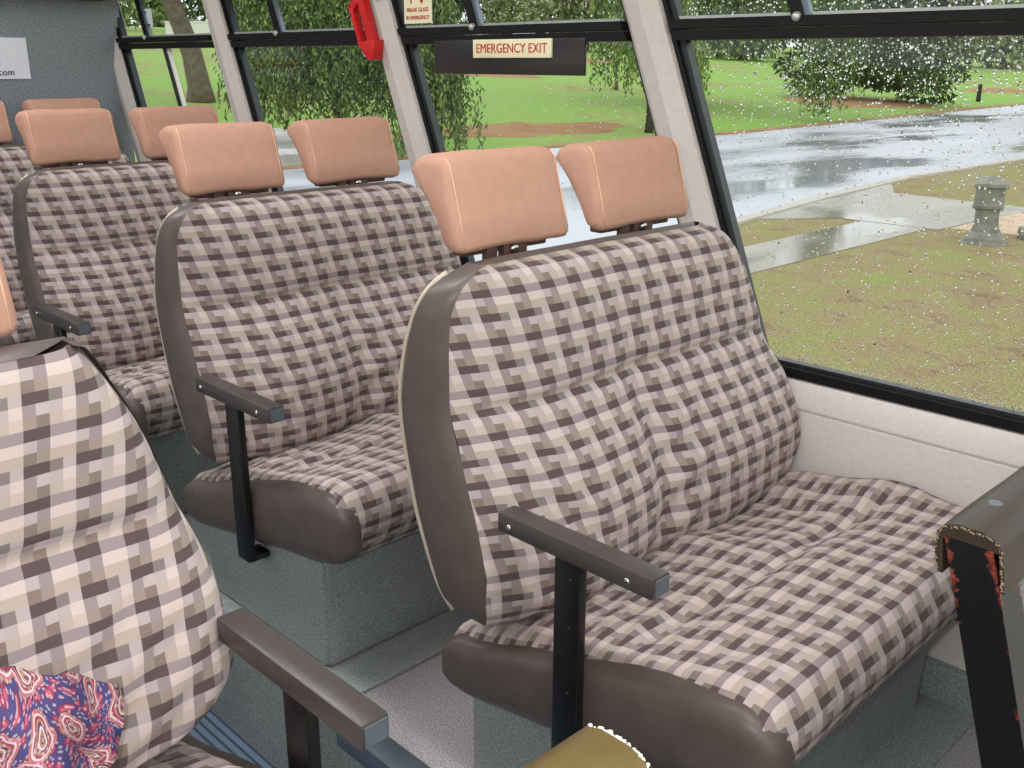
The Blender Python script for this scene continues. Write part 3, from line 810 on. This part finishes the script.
# ------------------------------------------------------------------ outside
ZG = -2.2+H
def gz(x): return .06*min(max(0.0, -19.4-x), 110)
def sheet(name, pts, mat, z, label, cat, th=.02):
    bm = bmesh.new(); prism(bm, pts, 'z', ZG+z-th, ZG+z)
    for v in bm.verts: v.co.z += gz(v.co.x)
    o = obj(name, bm, mat); struct(o, label, cat); return o
def ribbon(xs_a, xs_b): return list(xs_a)+list(xs_b)[::-1]
near = [(-7.2,-40),(-7.5,2),(-8.03,12.4),(-8.55,16),(-9.0,20.4),(-8.9,30),(-8.9,260)]
far = [(-18.6,-40),(-18.6,2),(-18.7,12.4),(-18.8,16),(-18.8,20.4),(-18.8,30),(-21.0,60),(-24,260)]
bm = bmesh.new()
grid(bm, [[(x, y, ZG+gz(x)) for y in (-120, 0, 60, 200, 700)] for x in (60, -19.4, -60, -129.4, -420)])
o = obj('ground_lawn', bm, 'lawn'); struct(o, 'green park lawn across the road', 'lawn')
sheet('ground_verge', ribbon([(9,-40),(9,260)], [(x+.05, y) for x, y in near]), 'grass', .012, 'patchy brown and green grass verge beside the bus', 'grass')
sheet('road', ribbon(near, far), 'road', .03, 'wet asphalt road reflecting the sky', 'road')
sheet('kerb_near', ribbon([(x+.22, y) for x, y in near], near), 'kerb', .055, 'pale concrete kerb on the near side of the road', 'kerb', .1)
sheet('kerb_far', ribbon(far, [(x-.55, y) for x, y in far]), 'earth', .05, 'earth edge on the far side of the road', 'kerb', .1)
sheet('footpath', [(-5.75,6),(-5.75,14.4),(-6.72,14.3),(-6.7,6)], 'conc', .024, 'damp concrete footpath crossing the verge', 'path')
sheet('driveway', [(-5.6,14.0),(-5.4,17.3),(-7.9,17.6),(-8.8,19.4),(-8.0,12.9),(-7.1,14.0)], 'conc', .028, 'wet concrete driveway apron meeting the road', 'driveway')
sheet('driveway_gravel', [(-5.55,14.3),(6,15.2),(6,18.6),(-5.45,17.2)], 'gravel', .022, 'sandy gravel driveway beyond the stone pedestal', 'driveway')
sheet('side_path', [(-19.0,9.6),(-19.0,13.0),(-22.5,14.8),(-25.6,16.2),(-26.4,15.6),(-26.2,13.8),(-23,11.6)], 'conc', .02, 'pale wet side path leading off across the road', 'path')
# earth patches on the lawn near the bush
def blob(name, c, rx, ry, seed, mat, z, label):
    rnd = random.Random(seed); pts = []
    for k in range(22):
        a = 2*math.pi*k/22; q = rnd.uniform(.75, 1.1); pts.append((c[0]+rx*q*math.cos(a), c[1]+ry*q*math.sin(a)))
    sheet(name, pts, mat, z, label, 'earth')
for k, (px, py, rx, ry) in enumerate(((860,103,6,9),(520,130,3,9),(470,101,7,12),(560,90,10,14),(1000,94,4,9))):
    p = onground(px, py, ZG)
    for _ in range(12): p = onground(px, py, ZG+gz(p.x)) if onground(px, py, ZG+gz(p.x)).length < 200 and onground(px, py, ZG+gz(p.x)).x < 0 else p*.9
    blob('earth_patch', (p.x, p.y), rx*.6, ry*.6, k, 'earth', .006, 'bare brown earth patch on the lawn')

# stone pedestal
g0 = onground(983, 243, ZG)
st = empty('stone_pedestal', (g0.x, g0.y, ZG)); st.rotation_euler = (0,0,math.radians(18))
tag(st, 'weathered grey stone pedestal standing on the verge outside the front window', 'pedestal')
def sq(bm, prof_):
    rings = [[bm.verts.new((sx*r, sy*r, z)) for sx, sy in ((-1,-1),(1,-1),(1,1),(-1,1))] for r, z in prof_]
    for A, B in zip(rings, rings[1:]):
        for k in range(4): bm.faces.new((A[k], A[(k+1) % 4], B[(k+1) % 4], B[k]))
    bm.faces.new(rings[0][::-1]); bm.faces.new(rings[-1])
    bmesh.ops.bevel(bm, geom=bm.edges[:], offset=.006, segments=1, affect='EDGES'); return bm
obj('base', sq(bmesh.new(), [(.27,0),(.27,.03),(.225,.035),(.22,.08),(.19,.13),(.165,.17)]), 'stone', st)
obj('shaft', sq(bmesh.new(), [(.165,.17),(.145,.26),(.14,.38),(.15,.46)]), 'stone', st)
obj('head', sq(bmesh.new(), [(.18,.46),(.185,.50),(.185,.50),(.17,.53),(.17,.72),(.205,.735),(.205,.765)]), 'stone', st)
obj('cap', sq(bmesh.new(), [(.205,.765),(.20,.78),(.12,.83),(.03,.87)]), 'stone', st)
g1 = onground(1016, 244, ZG)
bm = bmesh.new(); box(bm, -.25,.25,-.16,.16,0,.16,bev=.03); 
o = obj('stone_block', bm, 'stone'); o.location = (g1.x+.1, g1.y+.55, ZG); o.rotation_euler = (0,0,.5)
tag(o, 'low dark stone block lying beside the stone pedestal', 'stone')
# far bollard
g2 = at(980, 88, 58); g2.z = ZG+gz(g2.x)
bm = bmesh.new(); tube(bm, [(0,0,0),(0,0,.6),(0,0,.95),(0,0,1.0)], [.14,.12,.12,.05], 10)
o = obj('wooden_bollard', bm, 'bark_dark', smooth=True); o.location = g2; tag(o, 'dark timber bollard on the far lawn right of the big bush', 'bollard')

def leaf(V, F, p, d, w, l, rnd):
    a = Vector((rnd.gauss(0,1), rnd.gauss(0,1), rnd.gauss(0,.6))).normalized(); s = d.cross(a)
    if s.length < 1e-4: return
    s = s.normalized()*w*.5; b = len(V); e = d*l
    V += [p-s*.2, p+e*.45-s, p+e, p+e*.45+s]; F.append((b, b+1, b+2, b+3))
def foliage(name, V, F, mat, parent):
    me = bpy.data.meshes.new(name); me.from_pydata([tuple(v) for v in V], [], F); me.materials.append(M[mat])
    o = bpy.data.objects.new(name, me); COL.objects.link(o); o.parent = parent; return o
def trunk(base_r, h, lean, rnd, crown_r, parent, mat, nb=6, bh=.55):
    bm = bmesh.new(); lx, ly = lean
    pts = [(lx*t*t, ly*t*t, h*t) for t in (0,.08,.25,.5,.75,1)]
    tube(bm, pts, [base_r*1.35, base_r*1.05, base_r*.9, base_r*.8, base_r*.6, base_r*.35], 9)
    for k in range(nb):
        a = 2*math.pi*k/nb+rnd.uniform(-.3,.3); t = rnd.uniform(bh, .85); p = Vector((lx*t*t, ly*t*t, h*t))
        q = p+Vector((math.cos(a)*crown_r*.7, math.sin(a)*crown_r*.7, h*.35))
        m_ = (p+q)/2+Vector((0,0,h*.08)); tube(bm, [p, m_, q], [base_r*.45, base_r*.28, base_r*.1], 6)
    return obj('trunk', bm, mat, parent, smooth=True)
def round_tree(name, label, base, tr, h, cr, cz, cvr, n, ls, mat, seed, bark='bark', lean=(0,0), group=None, skirt=None, cat='tree', has_trunk=True):
    rnd = random.Random(seed); t = empty(name, tuple(base)); tag(t, label, cat, group)
    if has_trunk: trunk(tr, h, lean, rnd, cr, t, bark)
    V, F = [], []
    cl = [(Vector((rnd.gauss(0,.5)*cr, rnd.gauss(0,.5)*cr, cz+rnd.gauss(0,.45)*cvr)), rnd.uniform(.28,.5)*cr) for _ in range(26)]
    for k in range(n):
        c, r = cl[rnd.randrange(26)]
        d = Vector((rnd.gauss(0,1), rnd.gauss(0,1), rnd.gauss(0,1))).normalized()
        p = c+Vector((d.x*r, d.y*r, d.z*r*min(1, cvr/cr*1.3)))*rnd.random()**.35
        if skirt is not None and p.z < skirt: p.z = skirt+rnd.random()*.3
        dd = (d+Vector((0,0,-.5))).normalized(); leaf(V, F, p, dd, ls*.5, ls*rnd.uniform(.7,1.3), rnd)
    foliage('foliage', V, F, mat, t); return t
def weeping(name, label, base, tr, h, cr, zlow, ns, ls, mat, seed, lean=(0,0), bark='bark_dark', group=None, sector=None, droop=1.0):
    rnd = random.Random(seed); t = empty(name, tuple(base)); tag(t, label, 'tree', group)
    trunk(tr, h*.8, lean, rnd, cr, t, bark)
    V, F = [], []
    for k in range(ns):
        a = rnd.uniform(0, 2*math.pi); r = cr*math.sqrt(rnd.uniform(.02, 1))
        top = h*(1-.45*(r/cr)**2)*rnd.uniform(.75, 1.0); lo = max(zlow(a, r/cr, rnd), .05)
        x, y = r*math.cos(a), r*math.sin(a); z = top; sx, sy = rnd.gauss(0,.04), rnd.gauss(0,.04)
        while z > lo:
            p = Vector((x+rnd.gauss(0,.05), y+rnd.gauss(0,.05), z))
            for q in range(2):
                leaf(V, F, p, Vector((rnd.gauss(0,.5), rnd.gauss(0,.5), -1)).normalized(), ls*.34, ls*rnd.uniform(.7,1.3), rnd)
            z -= ls*rnd.uniform(.45,.75); x += sx*.3; y += sy*.3
    foliage('foliage', V, F, mat, t); return t
def gp(px, depth):
    p = at(px, 64, depth); return Vector((p.x, p.y, ZG+gz(p.x)))

weeping('weeping_tree', 'large weeping tree hanging over the lawn behind the second and third windows', gp(338, 25), .20, 6.5, 2.75,
        lambda a, q, r: (.5+1.1*r.random()) if r.random() < .5 else 1.2+1.5*r.random(), 760, .15, 'leaf_weep', 3, bark='bark_dark')
weeping('weeping_tree', 'narrow weeping branches hanging at left of the emergency exit window', gp(436, 21), .10, 5.2, .62,
        lambda a, q, r: .25+.9*r.random(), 110, .14, 'leaf_weep', 9)
weeping('weeping_tree', 'small drooping tree with thin dark trunk beside the pillar right of the emergency exit sign', gp(652, 32), .12, 5.6, 1.9,
        lambda a, q, r: 1.2+1.2*r.random(), 150, .17, 'leaf_mid', 12)
weeping('weeping_tree', 'tall weeping tree with thick dark trunk at left of the large front window', gp(694, 44), .42, 9.5, 4.6,
        lambda a, q, r: 3.0+1.4*r.random() if r.random() < .9 else 2.0+r.random(), 620, .26, 'leaf_weep', 14)
weeping('weeping_tree', 'drooping branches hanging over the roadside before the big bush', gp(834, 39), .014, 7.4, 1.0,
        lambda a, q, r: (.3+r.random()) if q < .6 else 1.9+.8*r.random(), 150, .20, 'leaf_weep', 21)
round_tree('leaning_tree', 'thick leaning grey trunk with green crown behind the rearmost window', gp(198, 35), .40, 6.6, 4.0, 7.2, 2.5, 4600, .34, 'leaf_mid', 5, lean=(-2.0,-2.0))
round_tree('sapling', 'slender young tree alone on the lawn behind the emergency exit window', gp(617, 52), .10, 3.2, 1.3, 3.4, .9, 500, .3, 'leaf_mid', 6)
b_ = round_tree('bush', 'big dark rounded bush on the far side of the road', gp(893, 54), .3, 1.5, 3.4, 1.6, 1.35, 12000, .26, 'leaf_dark', 7, skirt=.05, cat='bush', has_trunk=False)
b_.scale = (1.0, 1.0, 1.0)
bl = [(40,95,9,'leaf_mid','dense green tree'), (150,110,10,'leaf_mid','broad green tree'), (262,104,9,'leaf_dark','dark dense tree'), (345,100,9,'leaf_mid','mid green tree'), (430,115,9,'leaf_dark','dark tree'),
      (510,125,9,'leaf_pale','pale olive tree'), (585,105,8,'leaf_pale','loose olive tree'), (655,110,9,'leaf_mid','bushy green tree'), (735,118,10,'leaf_dark','deep green tree'), (815,100,9,'leaf_mid','wide leafy tree'), (900,108,9,'leaf_dark','dark crowned tree'), (985,120,9,'leaf_pale','pale thin tree'), (1075,128,9,'leaf_mid','broad green tree'), (1003,80,7,'leaf_pale','low olive tree'), (742,100,7,'leaf_mid','low green tree')]
where = ['left of the bulkhead edge','behind the rearmost window','behind the third window at left','behind the third window at right','behind the red hammer pillar','above the emergency exit sign','above the exit window rail at right','behind the pillar before the front window','above the front window rail at left','above the middle of the front window','above the big bush','near the right edge of the front window','just past the right edge of the front window','behind the timber bollard','left of the big bush']
round_tree('spreading_tree', 'high spreading tree crown above the rail of the large front window', gp(1105, 42), .4, 6.0, 7.6, 7.2, 2.6, 7000, .40, 'leaf_mid', 61, skirt=3.1)
for k, (px, dp, cr, lf, ds) in enumerate(bl):
    round_tree('background_tree', '%s far across the lawn %s' % (ds, where[k]), gp(px, dp+(52 if k % 2 else 14)), .45, 5, cr*.74, 5.0, 4.4, 4400, .85, lf, 30+k, group='trees at the far end of the lawn')
# low white wall far behind the leaning tree
for (px, dp, ln, nm) in ((205, 96, 7, 'left of the leaning trunk'), (262, 100, 5, 'right of the leaning trunk')):
    p = gp(px, dp); bm = bmesh.new(); box(bm, -ln/2, ln/2, -.1, .1, 0, 1.5); box(bm, -ln/2-.1, ln/2+.1, -.16, .16, 1.5, 1.62)
    o = obj('garden_wall', bm, 'whitewall'); o.location = p; o.rotation_euler = (0,0,math.radians(45)); tag(o, 'low white wall far behind the lawn %s' % nm, 'wall')
p = gp(604, 70); bm = bmesh.new(); tube(bm, [(0,0,0),(0,0,5.6)], .07, 8); box(bm, .1,.85,-.04,.04,4.4,5.4,bev=.02)
o = obj('white_pole_sign', bm, 'whitewall'); o.location = p; o.rotation_euler = (0,0,math.radians(45)); tag(o, 'white signboard on a pole far behind the emergency exit window', 'sign post')

# ------------------------------------------------------------------ light
sc = bpy.context.scene
w = bpy.data.worlds.new('overcast'); sc.world = w; w.use_nodes = True
nt = w.node_tree; bg = nt.nodes['Background']
tc = nt.nodes.new('ShaderNodeTexCoord'); sx = nt.nodes.new('ShaderNodeSeparateXYZ'); nt.links.new(tc.outputs['Generated'], sx.inputs[0])
cr = nt.nodes.new('ShaderNodeValToRGB'); nt.links.new(sx.outputs[2], cr.inputs[0])
e = cr.color_ramp.elements; e[0].position = 0; e[0].color = (.92,.95,1,1); e[1].position = .8; e[1].color = (1,1,1,1)
nt.links.new(cr.outputs[0], bg.inputs[0]); bg.inputs[1].default_value = 1.6

def area(name, loc, rot, sx_, sy_, power, color=(1,1,1)):
    l = bpy.data.lights.new(name, 'AREA'); l.shape = 'RECTANGLE'; l.size = sx_; l.size_y = sy_; l.energy = power; l.color = color
    o = bpy.data.objects.new(name, l); COL.objects.link(o); o.location = loc; o.rotation_euler = rot; return o
# unseen fill lights added under the ceiling to brighten the saloon
for k, x in enumerate((-3.0, -1.6, -.2)):
    area('saloon_fill', (x, .62, 1.885), (0,0,0), .9, .14, 12.0, (.97,.98,1))
# the camera's own flash
fl = bpy.data.lights.new('camera_flash', 'POINT'); fl.energy = 20.0; fl.shadow_soft_size = .02; fl.color = (1,1,1)
fo = bpy.data.objects.new('camera_flash', fl); COL.objects.link(fo); fo.location = Vector((0,0,H))-r2*.06+u2*.03
sc.view_settings.view_transform = 'Standard'; sc.view_settings.look = 'None'; sc.view_settings.gamma = 1
sc.view_settings.use_curve_mapping = False
sc.view_settings.exposure = -0.10
